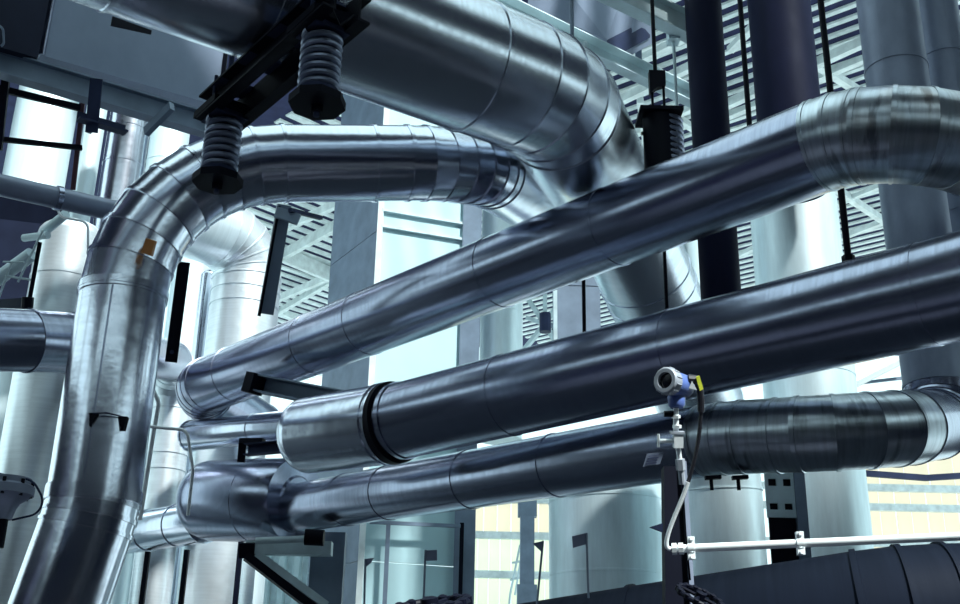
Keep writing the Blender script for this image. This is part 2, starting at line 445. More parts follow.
# lower pipe (C)
c0, c1 = P(296, 508, 14.6), P(700, 441, 9.95)
dc = (c1 - c0).normalized()
cR = P(884, 431, 8.75); cB = P(965, 425, 10.6)
colC = P(912, 190, 11.3)                         # the riser it turns up into
riserC = Vector((colC.x, colC.y, 0))
cBk = Vector((riserC.x, riserC.y, P(940, 428, proj(P(940, 428, 11.2))[2]).z))
cBk.z = zfor(cBk, 424)
lower = pipe('insulated_pipe', 'lowest slanting metal-clad pipe with a ribbed elbow that turns up at the right', 'pipe',
     [c0, P(722, 438, 9.7), P(885, 430, 8.9), cBk, Vector((riserC.x, riserC.y, 16.5))], .318, 'alu_dark',
     bends={1: (1.6, 2), 2: (.72, 4), 3: (.45, 4)},
     seams={0: [('x', v) for v in (388, 470, 556)], 1: [('x', v) for v in (776, 813)], 3: [.05, .3, .55]},
     mats={('bend', 1): 'alu_stain', ('run', 1): 'alu_stain', ('bend', 2): 'alu_stain', ('run', 3): 'grey_pipe'}, lip=.008)
band(lower, c0 + dc*1.15, dc, .318, .04, 'alu_dark')
# enlarged insulated body on the left of C and the small stub beyond it
e0 = c0 + Vector((0, 0, .10)); e1 = P(200, 500, 15.6)
body = (e1 - e0).normalized()
eb = MB().lathe(e0, body, [(.30, -.03), (.33, 0), (.545, .02), (.56, .06), (.56, .68), (.567, .685), (.567, .72), (.56, .725), (.56, (e1-e0).length - .28), (.54, (e1-e0).length - .14), (.48, (e1-e0).length - .04), (.36, (e1-e0).length)], 56)
eb.build('enlarged_body', 'alu_dark', lower, smooth=30)
s0 = P(205, 521, 15.5); s1 = P(150, 530, 16.4)
pipe('', '', '', [s0, s1, s1 + Vector((-.45, .40, 0))], .30, 'alu', bends={1: (.25, 4)}, seams={0: [.45]}, root=lower)

# big top pipe (D) with its elbow coming down
d0, d1 = P(200, -40, 8.4) - (P(478, 66, 9.85) - P(200, -40, 8.4))*1.6, P(200, -40, 8.4)
d2 = P(478, 66, 9.85); dd = (d2 - d0).normalized()
dc1 = P(592, 112, 10.45); dend = P(640, 300, 13.6)
dK = P(722, 540, 15.4); dK.z = zfor(dK, 440)
big = pipe('insulated_pipe', 'huge polished metal-clad pipe crossing the top and bending down behind the others', 'pipe',
     [d0, P(550, 96, 10.35), P(612, 200, 13.35), dK, Vector((dK.x, dK.y, 0))], .595, 'alu_brushed', bends={1: (1.15, 3), 2: (1.5, 3), 3: (1.2, 3)},
     seams={0: [('x', v) for v in (120, 262, 470)], 2: [('y', 275), ('y', 290)], 3: [.3]}, mats={('run', 3): 'vessel', ('bend', 3): 'vessel'})  # lower leg's brightness put into a paler metal

# left pipe (E): rises at the left, bends over and runs right behind the big pipe
eV = P(118, 330, 9.6)
eTop = Vector((eV.x, eV.y, zfor(eV, 164)))
eBot = Vector((eV.x, eV.y, zfor(eV, 512)))
eH = P(475, 163, 11.1)
left = pipe('insulated_pipe', 'left upright shiny metal-clad pipe with segmented elbow bending over to the right', 'pipe',
     [P(40, 660, 8.6), eBot, eTop, eH, P(548, 214, 15.3)], .372, 'alu', bends={1: (1.6, 3), 2: (1.5, 8), 3: (1.25, 7)},
     seams={1: [('y', 299)], 2: [('x', 372)]})
band(left, Vector((eV.x, eV.y, zfor(eV, 293))), (0, 0, 1), .375, .06)
band(left, Vector((eV.x, eV.y, zfor(eV, 497))), (0, 0, 1), .375, .10)
# seam of E's jacket and its lifting lugs
sx = Vector((-.10, -.365, 0))
zl0, zl1 = zfor(eV, 492), zfor(eV, 300)
MB().box((eV.x + .03, eV.y - .376, (zl0 + zl1)/2), Vector((.006, 0, 0)), Vector((0, .006, 0)), Vector((0, 0, (zl1-zl0)/2))).build('jacket_seam', 'alu_dark', left)
zlug = zfor(eV, 430); lug = []
for xx in (.04, .25):
    yy = eV.y - math.sqrt(.38**2 - xx**2) - .03
    MB().prism([(eV.x + xx - .035, yy, zlug + .04), (eV.x + xx + .035, yy, zlug + .04), (eV.x + xx + .02 * (1 if xx > .1 else -1), yy, zlug - .07)], (0, .06, 0)).build('lifting_lug', 'black', left)
    lug.append(Vector((eV.x + xx, yy - .005, zlug + .035)))
MB().tube([lug[0], lug[0].lerp(lug[1], .5) + Vector((0, -.03, .01)), lug[1]], .006, 6).build('lug_wire', 'navy', left)
# orange reflection painted as a small patch on the outer bend
MB().prism([P(146, 238, 9.38), P(155, 241, 9.38), P(151, 256, 9.36), P(141, 252, 9.36)], FW*.06).build('orange_glint', 'orange', left, smooth=None)
# short rounded pipe behind E (F): blown bright, turns down
fV = P(245, 300, 19.5); fr_ = .60
fT = Vector((fV.x, fV.y, zfor(fV, 245)))
pipe('insulated_pipe', 'brightly lit pipe bending down behind the elbow of the left pipe', 'pipe',
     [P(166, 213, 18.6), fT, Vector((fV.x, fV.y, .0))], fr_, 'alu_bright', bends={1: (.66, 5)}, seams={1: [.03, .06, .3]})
# left pipe G running behind E and turning down
gV = P(168, 450, 18.0)
pipe('insulated_pipe', 'dark level pipe leaving the left edge and turning down behind the upright pipe', 'pipe',
     [P(-260, 334, 9.7), P(70, 341, 11.2), Vector((gV.x, gV.y, zfor(gV, 362))), Vector((gV.x, gV.y, 0))], .315, 'alu_dark', bends={1: (1.5, 3), 2: (.6, 5)},
     seams={2: [.12, .16]}, mats={('run', 2): 'alu_bright', ('bend', 2): 'alu_bright'})  # brightness of the downward leg put into paler cladding
# pipe K behind the left end of B
pipe('insulated_pipe', 'short slim level pipe tucked behind the left ends of the slanting pipes', 'pipe',
     [P(190, 436, 16.3), P(330, 422, 14.7)], .22, 'alu', seams={0: [('x', 255)]})
# thin pipe H high on the left
hp = [P(-230, 133, 9.2), P(150, 219, 11.2)]
h = pipe('small_pipe', 'slim grey pipe running high at the left edge under the steel beam', 'pipe', hp, .105, 'grey_pipe', seams={0: []}, part='pipe_wall', lip=0)
for t in (.72, .90): band(h, hp[0].lerp(hp[1], t), hp[1]-hp[0], .107, .05, 'alu_dark', 'coupling_band')
# broad dark pipe along the bottom edge
q0, q1 = P(380, 690, 7.2), P(905, 618, 6.15)
dq = (q1 - q0).normalized()
bot = pipe('insulated_pipe', 'broad dull dark pipe along the bottom right edge', 'pipe', [q0 - dq*1.5, q1, q1 + dq*2.4 + Vector((1.5, .75, -.15))], .40, 'low_pipe', seams={0: [('x', 640)], 1: []}, bends={1: (1.2, 2)})

# ================================================================== VESSELS, RISERS AND TOWERS BEHIND
V = {}
def vcol(key, *a, **k): V[key] = column(*a, **k)
vcol('n1', 'riser_pipe', 'narrower of the two dark navy upright pipes behind the upper slanting pipe', 'pipe', 712, 150, 12.6, 38, 'navy_pipe', bottom=372, z1=18.5)
vcol('n2', 'riser_pipe', 'wider dark navy upright pipe entering the bright vessel behind the upper slanting pipe', 'pipe', 784, 60, 17.3, 62, 'navy_pipe', bottom=190, z1=18.5)
vcol('v1', 'round_vessel', 'bright round vessel under the wider navy upright pipe', 'vessel', 797, 250, 17.5, 86, 'vessel', top=203, seams=[380, 300])
vcol('r2', 'riser_pipe', 'grey upright pipe at the far right edge beside the ribbed elbow riser', 'pipe', 952, 120, 12.2, 44, 'grey_pipe', z1=17.5, seams=[60, 215])
vcol('v2', 'round_vessel', 'slim bright column left of the narrower navy pipe', 'vessel', 681, 290, 18.5, 40, 'vessel', top=200)
vcol('v3', 'round_vessel', 'upright round column with dark cap between the pale tower and the upper slanting pipe', 'vessel', 502, 280, 21.5, 42, 'vessel', top=209, bottom=440, seams=[315])
r_, c_, rr_, zt_ = V['v3']
MB().lathe((c_.x, c_.y, zt_), (0, 0, 1), [(rr_*1.02, 0), (rr_*1.05, .10), (rr_*.7, .30), (rr_*.8, .42), (rr_*.3, .5)], 24).build('dark_cap', 'black', r_)
vcol('v4', 'round_vessel', 'broad pale vessel below the lowest slanting pipe, behind the square tag', 'vessel', 610, 540, 17.0, 122, 'vessel', top=455, seams=[578, 505])
vcol('l1', 'domed_tank', 'dome-topped metal tank behind the slim grey pipe at the left', 'tank', 66, 270, 15.3, 64, 'alu_bright', top=238, dome=.55, seams=[282])
vcol('l2', 'round_vessel', 'glaring white vessel at the lower left edge behind the upright pipe', 'vessel', 18, 480, 18.5, 118, 'vessel', top=350, seams=[445])
vcol('l3', 'round_vessel', 'bright round vessel behind the black rails at upper left', 'vessel', 43, 130, 24.0, 58, 'vessel', top=60, bottom=None)
vcol('l4', 'riser_pipe', 'slim upright pipe just right of the black rails', 'pipe', 92, 140, 19.0, 20, 'vessel', top=70)
vcol('l5', 'round_vessel', 'grey seamed column under the steel beam left of the segmented elbow', 'vessel', 126, 150, 17.5, 40, 'alu', top=60, seams=[132, 167])
vcol('l6', 'round_vessel', 'bright pale column under the beam just above the segmented elbow', 'vessel', 168, 150, 23.0, 38, 'vessel', top=60, seams=[165])
vcol('m1', 'riser_pipe', 'slim bright-edged upright pipe beside the brightly lit bending pipe', 'pipe', 205, 320, 20.3, 19, 'alu', top=276, dome=.6)
vcol('m2', 'round_vessel', 'pale upright vessel far behind the flat hanger bar', 'vessel', 186, 320, 22.5, 46, 'vessel', top=262)
vcol('b1', 'round_vessel', 'bright vessel between two black posts below the enlarged body', 'vessel', 205, 580, 17.9, 40, 'vessel', top=500)
vcol('b2', 'round_vessel', 'slim pale vessel left of the triangular bracket', 'vessel', 252, 580, 19.1, 26, 'vessel', top=500)
# black posts between them
for k, (x0, y0, x1) in enumerate([(148, 552, 137), (187, 550, 176), (241, 542, 230)]):
    c = P(x0, y0, 16.4)
    o = MB().box((c.x, c.y, c.z/2), Vector((.035, 0, 0)), Vector((0, .035, 0)), Vector((0, 0, c.z/2))).build('steel_post', 'black')
    tag(o, ['black steel post nearest the upright left pipe, under the lowest pipe', 'middle black steel post under the enlarged pipe body', 'black steel post beside the triangular bracket'][k], 'post')
# ribbed cladding wall at the lower left
rt = thing('clad_wall_panel', 'pale ribbed sheet wall low behind the triangular bracket', 'wall panel', (P(240, 590, 22).x, P(240, 590, 22).y, 0))
pa, pb = P(120, 600, 22), P(345, 600, 22); ztop = P(240, 470, 22).z
nrib = 15; d_ = (pb - pa); d_.z = 0; w_ = d_.length/nrib; d_.normalize(); nn = Vector((-d_.y, d_.x, 0))
for i in range(nrib):
    a = Vector((pa.x, pa.y, 0)) + d_*w_*i
    MB().prism([a, a + d_*w_*.35, a + d_*w_*.5 - nn*.10, a + d_*w_*.82 - nn*.10, a + d_*w_*.97, a + d_*w_*.97 + nn*.05, a + nn*.05], (0, 0, ztop)).build('ribbed_sheet', 'steel_light', rt, smooth=None)

# pale rectangular tower: shade of the left side put into its grey
cn = P(376, 300, 20.0); f1 = P(462, 300, 20.6)
fd = Vector((f1.x - cn.x, f1.y - cn.y, 0)); fw = fd.length; fd.normalize(); bk = Vector((-.52, .85, 0)).normalized(); 
tw = thing('panel_tower', 'tall pale blue rectangular duct tower with its left side painted as shaded', 'duct', (cn.x, cn.y, 0))
zc = [0, zfor(cn, 560), zfor(cn, 500), zfor(cn, 395), zfor(cn, 228), zfor(cn, 150), 15.0]
for a, b in zip(zc, zc[1:]):
    if b - a < .05: continue
    q = Vector((cn.x, cn.y, a))
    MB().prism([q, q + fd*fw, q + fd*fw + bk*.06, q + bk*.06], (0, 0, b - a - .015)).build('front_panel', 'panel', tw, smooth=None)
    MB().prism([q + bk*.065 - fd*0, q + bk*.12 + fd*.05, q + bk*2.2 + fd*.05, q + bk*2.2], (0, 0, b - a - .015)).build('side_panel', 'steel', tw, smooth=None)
MB().bar((cn.x, cn.y, 0), (cn.x, cn.y, 15), rect(.10, .10)).build('corner_trim', 'white', tw, smooth=None)
MB().bar(Vector((cn.x, cn.y, 0)) + fd*(fw + .17), Vector((cn.x, cn.y, 15)) + fd*(fw + .17), rect(.36, .3)).build('corner_post', 'steel', tw, smooth=None)
for zpx in (228, 212):
    z = zfor(cn, zpx) + .03
    MB().bar(Vector((cn.x, cn.y, z)) - bk*.03, Vector((cn.x, cn.y, z)) - bk*.03 + fd*fw, rect(.07, .05)).build('panel_rib', 'steel_light', tw, smooth=None)
for xo, mat_ in ((.32, 'steel'), (1.62, 'black')):
    q = Vector((cn.x, cn.y, .0)) - bk*.25 + fd*xo
    MB().bar(q, Vector((q.x, q.y, zfor(q, 523))), rect(.07, .07)).build('stand_pipe', mat_, tw)
q = Vector((cn.x, cn.y, zfor(cn, 524))) - bk*.25
MB().bar(q, q + fd*1.62 + Vector((0, 0, .05)), rect(.05, .06)).build('hand_rail', 'steel', tw)

# flat grey duct with hanger between A and B
g0 = P(578, 320, 17.5)
gd = thing('grey_duct', 'flat grey duct beside the big bending pipe, between the slanting pipes', 'duct', (g0.x, g0.y, zfor(g0, 380)))
zb, zt = zfor(g0, 400), zfor(g0, 180)
for a, b in ((zb, (zb+zt)/2), ((zb+zt)/2, zt)):
    MB().box((g0.x, g0.y + .3, (a+b)/2), Vector((.36, 0, 0)), Vector((0, .3, 0)), Vector((0, 0, (b-a)/2 - .008))).build('duct_section', 'steel', gd, smooth=None)
MB().box((g0.x - .36, g0.y, (zb+zt)/2), Vector((.03, 0, 0)), Vector((0, .04, 0)), Vector((0, 0, (zt-zb)/2))).build('corner_angle', 'steel_light', gd, smooth=None)

# ================================================================== ROOF STEEL
def rbar(p, q, prof, mat, name, label, cat='beam', up=(0, 0, 1), group=None):
    return tag(MB().bar(p, q, prof, up).build(name, mat, smooth=None), label, cat, group)
def tpx(x, y, Y=None): return on_back(x, y, Y) if Y else on_roof(x, y, ZR - .05)
# trusses far behind (each a thing of chords and struts)
tl = thing('roof_truss', 'white steel truss bars under the roof left of the pale tower', 'truss', tpx(300, 300))
for s, e, w in [((270, 262), (352, 217), .42), ((272, 250), (350, 283), .62), ((268, 303), (350, 268), .30), ((268, 318), (350, 270), .26), ((268, 325), (350, 355), .30), ((270, 235), (345, 200), .30), ((272, 308), (345, 338), .25)]:
    MB().bar(tpx(*s), tpx(*e), rect(.2, w)).build('truss_member', 'white', tl, smooth=None)
tr = thing('roof_truss', 'white steel truss bars under the ribbed roof at upper right', 'truss', tpx(800, 150))
for s, e, w in [((715, 110), (900, 25), .55), ((700, 128), (900, 44), .35), ((810, 60), (872, 100), .45), ((830, 185), (905, 235), .5), ((735, 205), (905, 160), .35), ((730, 260), (760, 245), .35), ((835, 240), (900, 215), .4), ((730, 50), (760, 20), .35), ((835, 205), (900, 178), .3)]:
    MB().bar(tpx(*s), tpx(*e), rect(.2, w*.5)).build('truss_member', 'white', tr, smooth=None)
tm = thing('roof_truss', 'white steel truss bars between the spring can and the navy pipes', 'truss', tpx(690, 120))
for s, e, w in [((560, 130), (700, 62), .5), ((600, 150), (720, 95), .4), ((655, 80), (720, 115), .5), ((640, 100), (648, 160), .4), ((680, 120), (720, 145), .4), ((672, 170), (720, 130), .3), ((640, 60), (720, 20), .4)]:
    MB().bar(tpx(*s), tpx(*e), rect(.2, w*.5)).build('truss_member', 'white', tm, smooth=None)
# junction of bars seen between A and B
nx = thing('truss_node', 'small dark junction of thin steel bars between the slanting pipes', 'truss', tpx(545, 322, 30))
c = tpx(545, 324, 30)
for e in [(525, 295), (545, 128), (566, 292), (574, 331), (524, 350), (527, 318), (562, 352)]:
    MB().bar(c, tpx(*e, 30.4), rect(.12, .12)).build('truss_member', 'steel_light' if e[0] != 574 else 'steel', nx, smooth=None)
MB().bar(c, Vector((c.x, c.y, ZR + .38)), rect(.10, .10)).build('hanger', 'steel_light', nx, smooth=None)
MB().cyl(c + Vector((0, -.1, -.28)), c + Vector((0, -.1, .28)), .17, 10).build('node_block', 'navy', nx)
# near beams crossing over the elbow of the big pipe
rbar(P(470, -10, 13.6), P(712, 106, 15.5), chan(.16, .27), 'steel_light', 'roof_beam', 'pale channel beam crossing behind the top of the big elbow')
rbar(P(600, -16, 13.0), P(711, 38, 13.7), ibeam(.18, .34), 'steel_light', 'roof_beam', 'pale flanged beam at the top beside the narrower navy pipe')
o = thing('ceiling_duct', 'plain grey rectangular duct at the top above the big elbow', 'duct', P(585, 10, 15.5))
MB().prism([P(528, -60, 15.0), P(640, -60, 17.0), P(640, 23, 17.0), P(607, 40, 15.9), P(528, 5, 15.0)], (0.3, .5, 0)).build('duct_wall', 'duct', o, smooth=None)
MB().prism([P(607, 40, 15.88), P(640, 23, 16.98), P(640, 26, 16.95), P(607, 43, 15.86)], (0.2, .3, 0)).build('edge_trim', 'navy', o, smooth=None)
rbar(P(638, 18, 17.5), P(638.5, 62, 17.5), rect(.10, .10), 'steel', 'hanger_post', 'short grey post below the rectangular top duct', 'post')

# ================================================================== UPPER LEFT: DUCT, BEAM, RAILS
u0, u1 = P(41, 55, 12.0), P(219, 106, 13.4)
ed = Vector((u1.x-u0.x, u1.y-u0.y, 0)).normalized(); eb_ = Vector((-ed.y, ed.x, 0))
zt = u0.z + 2.2; zlo = min(u0.z, u1.z)
dt = thing('square_duct', 'large grey sheet metal box duct at upper left beneath the huge pipe', 'duct', u0)
MB().prism([u0, u1, Vector((u1.x, u1.y, zt)), Vector((u0.x, u0.y, zt))], eb_*.22).build('duct_wall', 'duct', dt, smooth=None)
MB().bar(u0 - eb_*.015, Vector((u0.x, u0.y, zt)) - eb_*.015, rect(.07, .03)).build('edge_strip', 'alu_dark', dt, smooth=None)
MB().bar(u1 - eb_*.015, Vector((u1.x, u1.y, zt)) - eb_*.015, rect(.05, .03)).build('edge_strip', 'black', dt, smooth=None)
s0 = P(112, 17, 12.35); s1 = P(151, 31, 12.72)
MB().prism([s0, s1, s1 + Vector((0, 0, -.05)), s0 + Vector((0, 0, -.12))], -eb_*.02).build('slot_opening', 'black', dt, smooth=None)
w0 = P(-60, 30, 11.0); w1 = P(38, 58, 11.9)
dk = thing('dark_enclosure', 'dark sheet metal enclosure in the top left corner', 'enclosure', w0)
MB().prism([w0, w1, Vector((w1.x, w1.y, zt)), Vector((w0.x, w0.y, zt))], eb_*.10).build('enclosure_wall', 'dark_sheet', dk, smooth=None)
MB().tube(fillet([P(-6, 24, 11.0), P(3, 27, 11.0), P(4, 44, 11.1), P(1, 46, 11.1)], .05, 5), .012, 8).build('handle', 'steel', dk)
# pale beam under the duct
rbar(P(-30, 55, 11.6), P(240, 135, 13.1), ibeam(.16, .27), 'steel', 'steel_beam', 'grey flanged beam sloping under the upper left box duct')
# hanging bracket
bq = thing('angle_bracket', 'dark angle bracket hanging from the beam at upper left', 'bracket', P(88, 135, 11.5))
MB().bar(P(90, 78, 11.5), P(85, 132, 11.5), angle(.13, .13, .02), up=(0, 1, 0)).build('upright', 'navy', bq, smooth=None)
MB().bar(P(76, 122, 11.45), P(124, 136, 11.75), angle(.12, .12, .02)).build('foot', 'navy', bq, smooth=None)
MB().bar(P(146, 132, 12.2), P(172, 106, 12.0), rect(.06, .11)).build('brace', 'steel', bq, smooth=None)
rl = thing('guard_rail', 'black guard rails crossing in front of the bright vessel at upper left', 'railing', P(40, 120, 12.4))
MB().bar(P(-20, 84, 12.0), P(80, 108, 12.6), rect(.04, .075)).build('top_rail', 'black', rl)
MB().bar(P(-20, 137, 12.0), P(82, 148, 12.6), rect(.04, .055)).build('mid_rail', 'black', rl)
MB().bar(P(83, 100, 12.7), P(73, 190, 12.7), rect(.05, .05)).build('rail_post', 'rustbar', rl)
MB().bar(P(6, 76, 12.0), P(-2, 150, 12.0), rect(.08, .08)).build('rail_post', 'black', rl)
# dark gallery behind the domed tank
gl = thing('gallery_floor', 'dark gallery floor behind the domed tank at the left edge', 'platform', P(20, 260, 16))
ga, gb_ = P(-60, 212, 16.6), P(112, 232, 16.8)
gz = Vector((0, 0, zfor(ga, 300) - ga.z))
MB().prism([ga, gb_, gb_ + gz*.7, ga + gz*1.05], Vector((0, .5, 0))).build('fascia', 'dark_sheet', gl, smooth=None)
MB().prism([P(-60, 180, 17.6), P(62, 190, 17.6), P(52, 300, 17.6), P(-60, 300, 17.6)], Vector((0, .2, 0))).build('back_plate', 'dark_sheet', gl, smooth=None)
for s, e, rr in [((-15, 288), (32, 254), .09), ((24, 238), (48, 235), .05), ((44, 232), (66, 214), .06)]:
    MB().cyl(P(*s, 14.2), P(*e, 14.0), rr, 12).build('small_pipe', 'steel_light', gl)
ld = thing('ladder', 'thin pale ladder frame left of the domed tank', 'ladder', P(30, 300, 13.6))
for s, e in [((43, 230), (18, 282)), ((12, 262), (-4, 305)), ((5, 276), (32, 280)), ((3, 262), (24, 262))]:
    MB().cyl(P(*s, 13.5), P(*e, 13.5), .014, 8).build('rail', 'steel_light', ld)
MB().bar(P(40, 242, 13.3), P(28, 308, 13.3), rect(.05, .05)).build('stile', 'black', ld)
MB().cyl(P(28, 297, 13.2), P(27, 310, 13.2), .07, 10).build('foot_block', 'black', ld)
o = MB().tube(fillet([P(57, 206, 12.6), P(60, 217, 12.6), P(88, 222, 12.6), P(88, 262, 12.6), P(78, 300, 12.6), P(76, 315, 12.6)], .10, 5), .014, 8).build('thin_tube', 'galv')
tag(o, 'thin bent tube running down over the domed tank', 'tube')

# ================================================================== SPRING HANGERS ON THE BIG PIPE
def coil(c0, c1, R, r, turns, n=14, k=8):
    c0, c1 = Vector(c0), Vector(c1); ax = (c1-c0); L = ax.length; ax.normalize(); a = ax.orthogonal().normalized(); b = ax.cross(a)
    N = int(turns*n); pts = []
    for i in range(N+1):
        t = i/N; th = 2*math.pi*turns*t
        pts.append(c0 + ax*L*t + (a*math.cos(th) + b*math.sin(th))*R)
    return MB().tube(pts, r, k)
bf, bn = P(231, 106, 8.95), P(332, 24, 7.8)
bn.z = bf.z + .02
dbm = (bn - bf).normalized(); sbm = Vector((-dbm.y, dbm.x, 0)).normalized()
trz = thing('trapeze_beam', 'black double channel beam under the huge pipe carrying two coil springs', 'beam', bf)
for sgn in (-1, 1):
    prof = chan(.10, .22, .02) if sgn > 0 else [(-a, b) for a, b in chan(.10, .22, .02)][::-1]
    off = sbm*(-.14*sgn)
    MB().bar(bf - dbm*.22 + off + Vector((0, 0, .02)), bn + dbm*.20 + off + Vector((0, 0, .02)), prof).build('channel', 'black', trz, smooth=None)
for t in (.05, .35, .65, .95):
    q = bf.lerp(bn, t)
    MB().box(q + Vector((0, 0, .12)), dbm*.10, sbm*.18, Vector((0, 0, .012))).build('tie_plate', 'navy', trz, smooth=None)
for k, (p, lab) in enumerate([(bf - dbm*.09, 'coil spring hanger at the far left end of the black trapeze beam'), (bn - dbm*.12, 'nearer coil spring hanger at the right end of the black trapeze beam')]):
    sp = thing('spring_hanger', lab, 'spring hanger', p, 'coil spring hangers')
    h_ = .62; R = .125
    dn = Vector((-.0, 0, -1))
    MB().box(p + dn*.03, dbm*.19, sbm*.19, Vector((0, 0, .03))).build('top_plate', 'black', sp, smooth=None)
    MB().box(p + dn*.08, dbm*.14, sbm*.14, Vector((0, 0, .02))).build('spring_seat', 'navy', sp, smooth=None)
    coil(p + dn*.10, p + dn*(h_ - .05), R, .026, 7.5, 20, 10).build('coil_spring', 'spring', sp)
    MB().cyl(p + dn*.06, p + dn*(h_), .06, 16).build('guide_tube', 'black', sp)
    n6 = 8
    MB().prism([p + dn*(h_ + .05) + (dbm*math.cos(a*math.pi/4 + .39) + sbm*math.sin(a*math.pi/4 + .39))*.20 for a in range(n6)], Vector((0, 0, .06))).build('bottom_plate', 'black', sp, smooth=None)
    MB().cyl(p + dn*(h_ - .02), p + dn*(h_ - .06), .15, 20).build('spring_cup', 'navy', sp)
    MB().cyl(p + dn*(h_ + .13), p + Vector((0, 0, 2.6)), .022, 10).build('hanger_rod', 'navy', sp)
    MB().cyl(p + dn*(h_ + .10), p + dn*(h_ + .05), .045, 6).build('nut', 'black', sp)
    for sgn in (-1, 1):
        MB().cyl(p + dn*(.0) + sbm*.165*sgn + dbm*.12, p + Vector((0, 0, .20)) + sbm*.165*sgn + dbm*.12, .016, 8).build('bolt', 'navy', sp)
# fin plate at the near end
MB().prism([P(333, 8, 7.5), P(354, 14, 7.5), P(340, 24, 7.5)], (0, .03, 0)).build('end_fin', 'black', trz, smooth=None)

# spring can hung above the upper slanting pipe
cs = P(660, 140, 11.3)
sc = thing('spring_can', 'black spring can on twin rods behind the upper slanting pipe', 'spring hanger', cs)
zt = zfor(cs, 117); zb = zfor(cs, 172)
MB().lathe((cs.x, cs.y, zb), (0, 0, 1), [(.17, 0), (.17, zt - zb)], 20).build('can_body', 'black', sc)
MB().box((cs.x, cs.y, zt), Vector((.22, 0, 0)), Vector((0, .2, 0)), Vector((0, 0, .02))).build('top_plate', 'black', sc, smooth=None)
coil((cs.x + .05, cs.y + .05, zb), (cs.x + .05, cs.y + .05, zt - .03), .185, .022, 9, 18, 8).build('coil_spring', 'spring', sc)
for dx in (-.06, .06):
    MB().cyl((cs.x + dx, cs.y, zt), (cs.x + dx, cs.y, zfor(cs, 84)), .014, 8).build('twin_rod', 'black', sc)
MB().prism([(cs.x - .09, cs.y - .04, zfor(cs, 72)), (cs.x + .08, cs.y - .04, zfor(cs, 72)), (cs.x + .08, cs.y - .04, zfor(cs, 86)), (cs.x - .01, cs.y - .04, zfor(cs, 89)), (cs.x - .09, cs.y - .04, zfor(cs, 95))], (0, .08, 0)).build('yoke', 'black', sc, smooth=None)
MB().cyl((cs.x - .02, cs.y, zfor(cs, 78)), (cs.x - .02, cs.y, 12), .022, 10).build('hanger_rod', 'black', sc)

# plain hanger rods
def rod(x, y, d, label, y0=None, top=16.5, bot=None, r=.022, mat='black', clamp=False):
    c = P(x, y, d); t = thing('hanger_rod', label, 'rod', c)
    zb = zfor(c, bot)
    MB().cyl((c.x, c.y, zb), (c.x, c.y, top), r, 10).build('rod', mat, t)
    MB().cyl((c.x, c.y, zb), (c.x, c.y, zb + .06), r*1.9, 6).build('nut', mat, t)
    return t, c
rod(746, 80, 11.6, 'black hanger rod between the two navy upright pipes', bot=150, r=.028)
rod(827, 60, 11.0, 'black hanger rod right of the wider navy upright pipe', bot=262, r=.032)
rod(584, 310, 12.45, 'black hanger rod in front of the flat grey duct', bot=352, top=zfor(P(584, 310, 12.45), 262), r=.022)
rod(666, 290, 11.7, 'black hanger rod in front of the big bending pipe', bot=330, top=zfor(P(666, 290, 11.7), 205), r=.02)
t_, c_ = rod(676, 90, 13.3, 'slim grey hanger rod with beam clamp right of the spring can', bot=165, top=zfor(P(676, 90, 13.3), 34), r=.02, mat='steel_light')
zc_ = zfor(c_, 36)
MB().box((c_.x, c_.y, zc_), Vector((.07, 0, 0)), Vector((0, .09, 0)), Vector((0, 0, .09))).build('beam_clamp', 'steel_light', t_, smooth=None)
t_, c_ = rod(572, 30, 10.6, 'grey hanger rod with shackle on the crown of the big elbow', bot=54, top=12, r=.02, mat='steel')
MB().lathe((c_.x + .10, c_.y, zfor(c_, 48)), (1, .2, 0), [(.04, 0), (.07, 0), (.07, .03), (.04, .03)], 16).build('shackle_ring', 'steel_light', t_)
MB().cyl((c_.x + .11, c_.y, zfor(c_, 62)), (c_.x + .11, c_.y, zfor(c_, 51)), .03, 8).build('shackle_pin', 'steel_light', t_)

# flat hanger bars at the left
o = thing('flat_hanger_bar', 'black flat bar hanging beside the left upright pipe', 'bar', P(178, 330, 12.0))
MB().bar(P(184, 262, 12.0), P(171, 362, 12.0), chan(.13, .06, .012)).build('bar', 'black', o, smooth=None)
MB().cyl(P(172, 352, 11.95), P(172, 352, 11.85), .025, 6).build('bolt', 'navy', o)
o = thing('flat_hanger_bar', 'grey channel hanger bar with cross plate below the horizontal run', 'bar', P(272, 270, 13.0))
MB().bar(P(284, 205, 13.0), P(266, 314, 13.0), chan(.16, .10, .012)).build('bar', 'steel', o, smooth=None)
MB().bar(P(279, 206, 12.9), P(259, 316, 12.9), rect(.03, .05)).build('edge_flange', 'black', o, smooth=None)
MB().bar(P(276, 212, 12.85), P(299, 220, 12.85), rect(.05, .13)).build('cross_plate', 'steel', o, smooth=None)
MB().bar(P(290, 210, 12.8), P(321, 218, 13.3), rect(.05, .045)).build('arm', 'navy', o, smooth=None)

